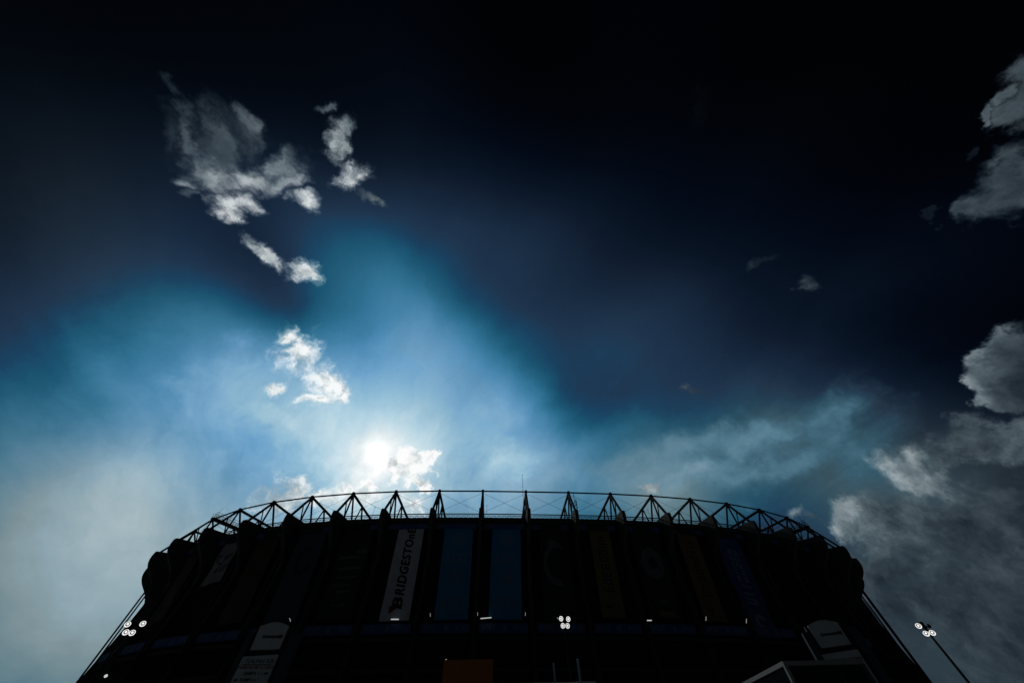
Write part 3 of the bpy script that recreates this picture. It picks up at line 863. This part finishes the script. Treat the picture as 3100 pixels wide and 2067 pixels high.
# two blue banners with white globes and letters
for k, xt, xb, lab in ((-1, 0.30, 0.85, 'blue banner with two striped globes, next to the white banner'),
                       (0, 0.60, 0.32, 'blue banner with two striped globes, between the other blue one and the lamp cluster')):
    o, L, sag, mw = banner(k, xt, xb, 6.0, 33.9, 18.6, cloth_blue, lab, seed=2.5 + k, wave=0.03)
    for gy, gr in ((L - 2.4, 1.42), (L*0.405, 1.5)):
        v, f = globe_geo(gr); print_on(o, mw, sag, 'globe', v, f, ink_pale, pos=(0.2, gy))
    for ty in (L - 6.0, 2.2):
        v, f = text_geo('AT&T', 2.2, bold=0.01, spacing=1.05, heavy=0.05)
        print_on(o, mw, sag, 'lettering', v, f, ink_pale, pos=(0.0, ty), sx=0.82)

def word_bars(n, length, height, seed):
    rnd = random.Random(seed); rc = []; x_ = -length/2; step = length/n
    for i in range(n):
        kind = rnd.choice('IHUEO')
        w_ = step*0.76; h_ = height/2
        st = w_*0.26
        if kind in 'HUO': rc += [(x_, -h_, x_+st, h_), (x_+w_-st, -h_, x_+w_, h_)]
        if kind in 'E': rc += [(x_, -h_, x_+st, h_)] + [(x_+st, yy, x_+w_, yy+height*0.18) for yy in (-h_, -height*0.09, h_-height*0.18)]
        if kind == 'H': rc.append((x_+st, -height*0.09, x_+w_-st, height*0.09))
        if kind in 'UO': rc.append((x_+st, -h_, x_+w_-st, -h_+height*0.2))
        if kind == 'O': rc.append((x_+st, h_-height*0.2, x_+w_-st, h_))
        if kind == 'I': rc.append((x_+w_*0.3, -h_, x_+w_*0.6, h_))
        x_ += step
    return bars_geo(rc)

# ochre and brown banners with a dark word running up them and a swoosh-like tick at the foot
for k, xt, xb, w, zt, zb, mt, lab, sd in ((2, 0.62, -0.2, 4.4, 33.9, 18.9, cloth_yellow, 'ochre yellow banner with a dark upright word and a tick at its foot', 11),
                                          (4, 0.05, -0.95, 4.6, 33.4, 18.7, cloth_brown, 'narrow brown banner with a dark upright word, beside the deep blue banner', 12)):
    o, L, sag, mw = banner(k, xt, xb, w, zt, zb, mt, lab, seed=sd, wave=0.04)
    v, f = word_bars(8, L*0.66, 1.75, sd); print_on(o, mw, sag, 'lettering', v, f, ink_black, rot=UP90, pos=(0.05, L*0.58))
    print_on(o, mw, sag, 'tick', [(-1.3, 0.05), (-0.8, -0.32), (-0.2, -0.25), (1.3, 0.55), (-0.15, 0.0), (-0.6, 0.0), (-0.75, 0.35)], [(0, 1, 5, 6), (1, 2, 4, 5), (2, 3, 4)], ink_black, pos=(0, 1.7))

# deep blue banner
o, L, sag, mw = banner(5, 0.9, -2.2, 6.4, 33.5, 16.9, cloth_deep, 'deep blue banner with pale upright lettering and an emblem at its foot', seed=5, wave=0.05)
v, f = word_bars(8, L*0.58, 2.4, 23); print_on(o, mw, sag, 'lettering', v, f, ink_pale, rot=UP90, pos=(0.0, L*0.57))
v, f = ringdisc_geo(0.5, 1.15, 20, 300); print_on(o, mw, sag, 'emblem', v, f, ink_pale, pos=(0.2, 2.1))

# black banners with faint emblems
o, L, sag, mw = banner(1, 0.5, 0.1, 6.0, 33.9, 18.7, cloth_black, 'black banner with a faint grey crest, above the cluster of four lamps', seed=7)
v, f = ringdisc_geo(2.0, 2.75, 95, 285); print_on(o, mw, sag, 'crest', v, f, ink_grey, pos=(0.3, L*0.56), sy=1.35)
print_on(o, mw, sag, 'crest_cap', [(-1.6, 0.9), (-0.6, 1.4), (0.6, 0.9), (1.7, -0.6), (0.6, -0.1), (-0.4, -0.2), (-1.5, -0.5)], [(0, 1, 2, 4, 5, 6), (2, 3, 4)], ink_grey, pos=(0.2, L*0.76))
o, L, sag, mw = banner(3, 0.3, -0.4, 6.0, 33.6, 18.8, cloth_black, 'black banner with a faint round grey badge, between the ochre and the brown banner', seed=8)
v, f = ringdisc_geo(0.9, 2.3); print_on(o, mw, sag, 'badge', v, f, ink_grey, pos=(0.1, L*0.60), sy=1.2)
v, f = bars_geo([(-1.5, 0, 1.5, 0.9)]); print_on(o, mw, sag, 'label_patch', v, f, cloth_yellow, pos=(0.4, 0.3))
v, f = bars_geo([(-0.8, 0, 0.8, 0.3), (-0.5, 0.3, 0.0, 0.8)]); print_on(o, mw, sag, 'small_mark', v, f, ink_grey, pos=(0.1, 2.4))
o, L, sag, mw = banner(-3, -0.4, 0.2, 6.2, 33.9, 18.9, cloth_black, 'black banner with faint lines of small grey print, left of the white banner', seed=9)
for yy, x0, x1, h in ((9.4, -2.4, 1.6, 0.5), (7.6, -2.2, 2.2, 0.45), (6.1, -1.8, 1.9, 0.4), (4.9, -2.3, 1.2, 0.4), (3.9, -1.2, 1.6, 0.35)):
    v, f = bars_geo([(x0 + (x1 - x0)*i/9, yy, x0 + (x1 - x0)*(i + 0.999)/9, yy + h*(0.75 + 0.25*((i*5) % 3)/2)) for i in range(9)])
    print_on(o, mw, sag, 'print_line', v, f, ink_grey)
v, f = bars_geo([(0.6, 10.2, 2.7, 11.0)]); print_on(o, mw, sag, 'green_patch', v, f, ink_green)
v, f = ringdisc_geo(1.2, 1.5, 200, 340); print_on(o, mw, sag, 'curved_mark', v, f, ink_grey, pos=(0, 2.6), sy=0.5)
o, L, sag, mw = banner(-4, -0.5, 0.4, 6.2, 34.2, 18.9, cloth_teal, 'dark teal banner with a dim picture, left of the black banner with small print', seed=10)
v, f = ringdisc_geo(1.2, 1.9, 60, 330); print_on(o, mw, sag, 'picture', v, f, cloth_black, pos=(0.3, L*0.62), sy=1.4)
o, L, sag, mw = banner(-5, -0.5, 0.5, 5.2, 33.6, 19.2, cloth_rust, 'dark brown banner with no print, right of the torn grey banner', seed=13)
o, L, sag, mw = banner(-7, -0.6, 0.6, 4.6, 33.0, 21.0, cloth_rust, 'dim brown strip of banner near the curved left end of the stadium', seed=14)
o, L, sag, mw = banner(-6, 0.0, 1.0, 4.8, 34.3, 25.6, cloth_grey, 'torn grey banner hanging short with a ragged slanting foot', seed=15, wave=0.09, ragged=1.3, db=0.0)
print_on(o, mw, sag, 'dark_stain', [(-2.3, 0.3), (-1.2, -0.5), (0.6, -0.4), (1.9, 0.6), (1.7, 1.3), (0.2, 0.8), (-1.0, 1.1), (-2.2, 1.5)], [(0, 1, 5, 6, 7), (1, 2, 5), (2, 3, 4, 5)], ink_grey, pos=(0.0, 4.6))
v, f = text_geo('Zur', 2.3, bold=0.02, shear=0.3); print_on(o, mw, sag, 'lettering', v, f, ink_black, pos=(0.5, 3.2), off=0.05)

# ------------------------------------------------------------------ blue fascia boards between the piers, high and low
where = {-2: 'behind the head of the white banner', -1: 'above the blue banner next to the white one', 0: 'above the right one of the two blue banners', 1: 'above the black banner with the crest',
         2: 'behind the head of the ochre banner', 3: 'above the black banner with the round badge', 4: 'behind the head of the brown banner', 5: 'behind the head of the deep blue banner',
         -3: 'above the black banner with small print', -4: 'behind the head of the dark teal banner', -5: 'above the dark brown banner', -6: 'behind the head of the torn grey banner',
         6: 'two bays right of the brown banner', 7: 'three bays right of the brown banner', -7: 'beside the torn grey banner on its left', -8: 'two bays left of the torn grey banner'}
low = {-2: 'under the foot of the white banner', -1: 'under the foot of the blue banner next to the white one', 0: 'under the foot of the right one of the two blue banners', 1: 'behind the cluster of four lamps',
       2: 'under the foot of the ochre banner', 3: 'under the black banner with the round badge', 4: 'under the foot of the brown banner', 5: 'under the foot of the deep blue banner',
       -3: 'just right of the sign reading TLALPAN SUR', -4: 'behind the sign reading TLALPAN SUR', -5: 'just left of the sign reading TLALPAN SUR', -6: 'two bays left of the sign reading TLALPAN SUR',
       6: 'behind the sign that stands above the glass kiosk', 7: 'just right of the sign that stands above the glass kiosk', -7: 'three bays left of the sign reading TLALPAN SUR', -8: 'farthest along the left curve'}
for k in range(-8, 8):
    Fk = frame(k)
    full = k in (-2, -1, 0)
    t = thing('fascia_board', 'high blue fascia board ' + where[k], 'fascia board', (0, 0, 0), 'blue fascia boards along the top of the wall', mw=Fk @ Matrix.Translation((0, -0.5, 33.4)))
    b = MB(); b.box((-4.3, -0.03, 0), (4.3, 0.03, 1.15))
    link('board', b.mesh('board', cloth_band if full else cloth_black), t)
    if full:
        v, f = text_geo('AT&T', 0.9)
        for xx in (-3.2, 3.2):
            bb = MB(); bb.v = [(p[0] + xx, -0.05, p[1] + 0.55) for p in v]; bb.f = f
            link('lettering', bb.mesh('lettering', ink_pale), t)
    else:
        for xx in (-3.3, 2.9) if k > 0 else ((2.7,) if k in (-3, -4) else (-2.6, 2.8)):
            b = MB(); b.box((xx - 0.85, -0.05, 0.05), (xx + 0.85, -0.033, 1.1))
            link('blue_panel', b.mesh('blue_panel', cloth_band), t)
    t = thing('fascia_board', 'low blue fascia board ' + low[k], 'fascia board', (0, 0, 0), 'blue fascia boards along the middle of the wall', mw=Fk @ Matrix.Translation((0, 0.20, 16.75)))
    b = MB(); b.box((-4.3, -0.03, 0), (4.3, 0.03, 1.3))
    link('board', b.mesh('board', cloth_band), t)
    v, f = text_geo('AT&T', 0.95)
    for xx in (-2.6, 2.9):
        bb = MB(); bb.v = [(p[0] + xx, -0.05, p[1] + 0.68) for p in v]; bb.f = f
        link('lettering', bb.mesh('lettering', ink_pale), t)
    v, f = globe_geo(0.45); bb = MB(); bb.v = [(p[0] + 0.2, -0.05, p[1] + 0.62) for p in v]; bb.f = f
    link('globe', bb.mesh('globe', ink_pale), t)

# ------------------------------------------------------------------ glowing strips set on the front, one at each bright sliver
def glow_strip(k, x0, z0, x1, z1, w, label, d=0.35):
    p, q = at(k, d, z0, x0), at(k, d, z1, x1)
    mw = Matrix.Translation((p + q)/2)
    t = thing('glow_strip', label, 'tube light', (0, 0, 0), 'small glowing strips across the stadium front', mw=mw)
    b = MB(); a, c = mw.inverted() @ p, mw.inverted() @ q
    b.bar(a, c, w, w); link('bright_strip', b.mesh('bright_strip', strip_mat), t)
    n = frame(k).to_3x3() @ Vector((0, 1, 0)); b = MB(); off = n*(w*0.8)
    b.bar(a + off, c + off, w*1.1, w*0.7); link('backing_bar', b.mesh('backing_bar', steel), t)
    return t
glow_strip(-2, 0.65, 18.55, 2.0, 18.53, 0.13, 'short bright bar at the foot of the white banner')
glow_strip(0, -4.05, 18.55, -2.15, 18.68, 0.12, 'long bright bar between the two blue banners')
glow_strip(3, -4.7, 18.38, -3.85, 18.40, 0.13, 'short pale bar under the black banner with the round badge')
for k, x0, z0, x1, z1, lab in ((-4.5, 7.9, 19.1, 8.4, 18.6, 'thin upright bright strip just above the sign reading TLALPAN SUR'),
                               (-1.5, 2.25, 19.33, 2.35, 18.85, 'thin upright bright strip between the white banner and the blue banner'),
                               (-0.5, 0.46, 19.42, 0.47, 18.95, 'thin upright bright strip between the two blue banners'),
                               (0.5, -1.18, 19.42, -1.22, 18.93, 'thin upright bright strip right of the two blue banners'),
                               (4.5, -8.5, 19.1, -8.85, 18.5, 'thin upright bright strip at the foot of the brown banner'),
                               (5.5, -10.8, 18.95, -11.3, 18.3, 'thin upright bright strip left of the foot of the deep blue banner'),
                               (1, -0.62, 18.72, -0.45, 18.47, 'tiny slanting bright strip beside the cluster of four lamps')):
    glow_strip(k, x0, z0, x1, z1, 0.045, lab)

# ------------------------------------------------------------------ floodlight posts
fb = MB(); fb.lathe([(0.10, 0.34), (0.17, 0.30), (0.19, 0.14), (0.30, 0.02), (0.325, -0.03), (0.30, -0.03), (0.16, 0.06), (0.02, 0.06)], n=28)
housing_me = fb.mesh('floodlight', lamp_black, smooth=False)
rb = MB(); n_ = 32
for r_, y_ in ((0.305, -0.038), (0.212, 0.015), (0.212, 0.022), (0.305, -0.031)):
    rb.v += [(r_*math.cos(2*math.pi*i/n_), y_, r_*math.sin(2*math.pi*i/n_)) for i in range(n_)]
for j in range(4):
    for i in range(n_): rb.f.append((j*n_+i, j*n_+(i+1)%n_, ((j+1)%4)*n_+(i+1)%n_, ((j+1)%4)*n_+i))
dish_me = rb.mesh('reflector_dish', glow_dish)
lb = MB(); lb.lathe([(0.09, 0.055), (0.118, 0.05), (0.118, 0.035), (0.02, 0.030)], n=24)
lens_me = lb.mesh('lamp_lens', glow_white)
hood = MB(); hood.lathe([(0.03, 0.22), (0.13, 0.19), (0.20, 0.10), (0.215, 0.0), (0.17, -0.12), (0.05, -0.17)], n=20)
back_me = hood.mesh('floodlight', lamp_black, smooth=True)

def flood_mw(P, tilt, target=Vector((0, 0, CAM_H)), sc=1.0, yaw=0.0):
    """lamp axis -Y aimed at the camera side of the plaza, then tipped down by tilt"""
    d_ = (target - P); az = math.atan2(d_.x, -d_.y) + yaw
    return Matrix.Translation(P) @ Matrix.Rotation(az, 4, 'Z') @ Matrix.Rotation(tilt, 4, 'X') @ Matrix.Scale(sc, 4)

def lamp_post(name, label, foot, top_z, lamps, tilt, sc=1.0, group='floodlight posts on the plaza', dead=(), pole_r=0.075):
    """lamps: world points of the lamp faces"""
    t = thing(name, label, 'lamp post', (foot[0], foot[1], 0), group)
    b = MB(); b.tube((foot[0], foot[1], 0), (foot[0], foot[1], top_z), pole_r*1.25, pole_r*0.85, n=12)
    b.tube((foot[0], foot[1], 0), (foot[0], foot[1], 0.25), pole_r*2.6, n=12)
    link('pole', b.mesh('pole', pole_mat), t, Matrix())
    for i, P in enumerate(lamps):
        P = Vector(P)
        away = (P - Vector((0, 0, CAM_H))); away.z = 0; away.normalize()
        root = Vector((foot[0], foot[1], P.z + 0.05))
        b = MB(); tip = P + away*0.30*sc
        b.bar(root, tip, 0.05, 0.06); b.bar(root - Vector((0, 0, 0.12)), root + Vector((0, 0, 0.12)), 0.16)
        link('lamp_arm', b.mesh('lamp_arm', pole_mat), t, Matrix())
        if i in dead:
            o = link('floodlight', back_me, t, flood_mw(P, R(10), sc=sc, yaw=R(150)))
            o['label'] = 'unlit black lamp turned away'
        else:
            mw = flood_mw(P, tilt, sc=sc)
            o = link('floodlight', housing_me, t, mw)
            link('reflector_dish', dish_me, o, mw)
            link('lamp_lens', lens_me, o, mw)
    return t
def onray(px, py, hd):
    """point on the sight line of photo pixel (px, py) at horizontal distance hd from the camera post"""
    v = _r*((px - 1550)/983.5177) - _u*((py - 1033.5)/983.5177) + _f
    return Vector((0, 0, CAM_H)) + v*(hd/math.hypot(v.x, v.y))
LAMPS_C = [(3.87, 37.0, 10.97), (4.50, 37.0, 10.93), (3.95, 36.9, 10.46), (4.38, 37.05, 10.48)]
lamp_post('lamp_post', 'cluster of four lit floodlights in front of the middle of the stadium', (4.15, 37.5), 11.1, LAMPS_C, R(26), sc=0.60)
LAMPS_R = [(23.28, 24.78, 7.21), (23.58, 24.48, 7.12), (23.32, 24.73, 6.86), (23.53, 24.55, 6.85)]
lamp_post('lamp_post', 'lamp post with three lit floodlights and one dark one against the sky', (23.55, 24.80), 7.14, LAMPS_R, R(38), dead=(1,), pole_r=0.07, sc=0.44)
LAMPS_L = [(-23.39, 24.68, 8.01), (-22.90, 25.13, 8.14), (-23.26, 24.80, 7.67), (-23.04, 25.00, 7.69)]
lamp_post('lamp_post', 'cluster of four lit floodlights at the left edge of the stadium', (-23.30, 25.35), 8.2, LAMPS_L, R(36), sc=0.48)
lamp_post('lamp_post', 'single small lit lamp low at the left edge', (-22.3, 24.55), 5.6, [(-22.2, 24.37, 5.76)], R(30), sc=0.22, pole_r=0.05)

# ------------------------------------------------------------------ wayfinding signs
def totem(label, P, yaw, flip, lines, skew=0.0):
    """P: point under the sign; the panels sit at heights above eye level measured from the photo"""
    mw = Matrix.Translation((P.x, P.y, CAM_H)) @ Matrix.Rotation(yaw, 4, 'Z')
    t = thing('wayfinding_sign', label, 'sign', (0, 0, 0), 'tall white wayfinding signs', mw=mw)
    f_ = flip
    for x_, w_ in ((-1.42, 0.34), (1.18, 0.46)):
        x0 = f_*x_ - w_/2
        b = MB(); b.box((x0, -0.12, GZ), (x0 + w_, 0.42, 6.05))
        link('side_post', b.mesh('side_post', sign_steel), t)
    b = MB(); b.box((-1.25, 0.05, GZ), (1.05, 0.35, 6.35)) if f_ > 0 else b.box((-1.05, 0.05, GZ), (1.25, 0.35, 6.3))
    link('back_panel', b.mesh('back_panel', sign_dark), t)
    # upper panel with an arched top
    poly = [(-1.03, 5.27), (0.62, 5.30), (0.61, 6.34)] + [(0.61 - 1.68*i/10, 6.34 + 0.17*math.sin(math.pi*i/10)*(1.1)) for i in range(1, 10)] + [(-1.09, 6.34)]
    poly = [(f_*u, v) for u, v in poly]
    b = MB(); b.prism(poly, 0.0, -0.10, lambda u, v, w: (u, w, v))
    link('name_panel', b.mesh('name_panel', sign_white), t)
    v, f = bars_geo([(-0.72 + i*0.118, 5.76 + (0.0 if i in (0, 9) else 0.015), -0.72 + i*0.118 + (0.10 if i % 3 else 0.085), 5.90 + (0.03 if i in (0, 8, 9) else 0.0)) for i in range(10)])
    bb = MB(); bb.v = [(f_*p[0] + (0.10 if f_ < 0 else 0.07), -0.115, p[1]) for p in v]; bb.f = f
    link('name_lettering', bb.mesh('name_lettering', ink_black), t)
    poly = [(-1.19, 1.9), (0.70, 1.9), (0.74, 5.06), (-1.22, 4.98)]
    b = MB(); b.prism([(f_*u, v) for u, v in poly], 0.0, -0.14, lambda u, v, w: (u, w, v))
    link('direction_panel', b.mesh('direction_panel', sign_white), t)
    for body, x_, z_, size, red in lines:
        v, f = text_geo(body, size, bold=0.004)
        bb = MB(); bb.v = [(p[0] + f_*x_, -0.155, p[1]*0.95 + z_) for p in v]; bb.f = f
        link('lettering', bb.mesh('lettering', ink_red if red else ink_black), t)
    return t, f_
def sign_arrow(t, x_, z_, dirn):
    v = [(-0.13*dirn, 0.03), (0.0, 0.03), (0.0, 0.09), (0.13*dirn, 0.0), (0.0, -0.09), (0.0, -0.03), (-0.13*dirn, -0.03)]
    bb = MB(); bb.v = [(p[0] + x_, -0.155, p[1] + z_) for p in v]; bb.f = [(0, 1, 5, 6), (2, 3, 4)]
    link('arrow', bb.mesh('arrow', ink_black), t)
def sign_rule(t, x0, x1, z_):
    bb = MB(); bb.v = [(x0, -0.155, z_), (x1, -0.155, z_), (x1, -0.155, z_ + 0.03), (x0, -0.155, z_ + 0.03)]; bb.f = [(0, 1, 2, 3)]
    link('rule_line', bb.mesh('rule_line', ink_black), t)
Pl = onray(830, 1930, 29.3)
t, _ = totem('tall white arch-topped wayfinding sign reading TLALPAN SUR', Pl, R(3), 1,
             [('TLALPAN SUR', -0.15, 4.77, 0.255, False), ('PUERTAS DE ACCESO', -0.22, 4.52, 0.20, True),
              ('RAMPA 1-2', -0.22, 4.28, 0.21, False), ('RAMPA 6-7', -0.28, 4.03, 0.21, False), ('RAMPA 3-5', -0.28, 3.78, 0.21, False)])
sign_rule(t, -1.02, 0.58, 4.625); sign_arrow(t, 0.48, 4.28, 1); sign_arrow(t, -1.0, 4.03, -1); sign_arrow(t, 0.42, 3.80, 1)
Pr = onray(2530, 1920, 34.0)
mwr = None
t, _ = totem('tall white wayfinding sign with an arched top on the right above the glass kiosk', Vector((Pr.x, Pr.y, 0)) + Vector((-0.33, -0.2, 0)), R(-22), 1,
             [('PUERTAS DE ACCESO', -0.22, 4.66, 0.19, True)])
b = MB(); b.box((-1.50, -0.05, 5.55), (-1.12, 0.3, 6.02)); link('post_cap', b.mesh('post_cap', sign_steel), t)

# ------------------------------------------------------------------ glass kiosk, lower right corner
kx, ky, kz = 8.34, 14.29, 2.4 + CAM_H
KW, KD = 2.4, 5.2
t = thing('glass_kiosk', 'dark glass kiosk with pale metal edges in the lower right corner', 'kiosk', (kx, ky, 0))
def kbar(p, q, w=0.10):
    b = MB(); b.bar(p, q, w); near = min(p[0], q[0]) < kx + 0.1
    link('edge_trim', b.mesh('edge_trim', alu if near else sign_steel), t, Matrix())
for xx in (kx, kx + KW):
    for yy in (ky, ky + KD): kbar((xx, yy, 0), (xx, yy, kz - 0.05))
for yy in (ky, ky + KD): kbar((kx - 0.05, yy, kz), (kx + KW + 0.05, yy, kz))
for xx in (kx, kx + KW): kbar((xx, ky + 0.05, kz), (xx, ky + KD - 0.05, kz))
for i in range(3):
    x0 = kx + 0.06 + i*(KW - 0.12)/3; x1 = x0 + (KW - 0.12)/3 - 0.03
    b = MB(); b.box((x0, ky - 0.015, 0.1), (x1, ky + 0.015, kz - 0.06)); link('glass_pane', b.mesh('glass_pane', dark_glass), t, Matrix())
for i in range(4):
    y0 = ky + 0.06 + i*(KD - 0.12)/4; y1 = y0 + (KD - 0.12)/4 - 0.03
    b = MB(); b.box((kx - 0.015, y0, 0.1), (kx + 0.015, y1, kz - 0.06)); link('glass_pane', b.mesh('glass_pane', dark_glass), t, Matrix())
b = MB(); b.box((kx + 0.06, ky + 0.06, kz - 0.04), (kx + KW - 0.06, ky + KD - 0.06, kz + 0.02)); link('roof_panel', b.mesh('roof_panel', sign_dark), t, Matrix())
for i, (xx, zz) in enumerate(((1.35, 3.62), (1.65, 3.70), (1.95, 3.55), (1.5, 3.42))):
    b = MB(); b.tube((kx + xx, ky + 0.5, zz), (kx + xx + 0.22, ky + 0.5, zz + 0.03), 0.02, n=6); link('shiny_fitting', b.mesh('shiny_fitting', alu), t, Matrix())
b = MB()
for i in range(7):
    a0, a1 = R(80 - i*16), R(80 - (i + 1)*16)
    b.bar((kx + 1.72 + 0.45*math.cos(a0), ky + 0.4, 3.15 + 0.6*math.sin(a0)), (kx + 1.72 + 0.45*math.cos(a1), ky + 0.4, 3.15 + 0.6*math.sin(a1)), 0.06)
link('bent_tube', b.mesh('bent_tube', alu), t, Matrix())

# ------------------------------------------------------------------ orange board, grey posts, canopy along the bottom edge
t = thing('display_board', 'dull orange display board on legs at the bottom, below the blue banners', 'board', (-1.8, 16.0, 0))
b = MB(); b.box((-2.66, 15.95, 2.0), (-0.91, 16.05, 4.55)); link('orange_face', b.mesh('orange_face', orange_vinyl), t, Matrix())
for xx in (-2.4, -1.2):
    b = MB(); b.box((xx - 0.05, 16.06, 0), (xx + 0.05, 16.16, 4.4)); link('leg', b.mesh('leg', pole_mat), t, Matrix())
b = MB(); b.box((-2.60, 15.93, 4.555), (-2.588, 15.945, 4.567)); link('indicator_lamp', b.mesh('indicator_lamp', glow_white), t, Matrix())
for x_, z_, r_, lab in ((1.55, 5.10, 0.042, 'thin grey post standing nearer the orange board'), (2.64, 5.22, 0.060, 'thicker taller grey post standing right of the thin one')):
    b = MB(); b.tube((x_, 20, 0), (x_, 20, z_), r_, n=10); b.tube((x_, 20, z_), (x_, 20, z_ + 0.03), r_, r_*0.4, n=10)
    o = link('post', b.mesh('post', post_grey)); tag(o, lab, 'post', 'grey posts at the bottom edge')
t = thing('canopy', 'pale flat canopy roof just showing along the bottom edge', 'canopy', (1.1, 22.0, 0))
b = MB(); b.box((-1.15, 20.3, 4.46), (3.35, 23.2, 4.58)); link('roof_sheet', b.mesh('roof_sheet', canopy_white), t, Matrix())
for xx in (-1.0, 3.2):
    for yy in (20.5, 23.0):
        b = MB(); b.tube((xx, yy, 0), (xx, yy, 4.455), 0.05, n=8); link('leg', b.mesh('leg', post_grey), t, Matrix())
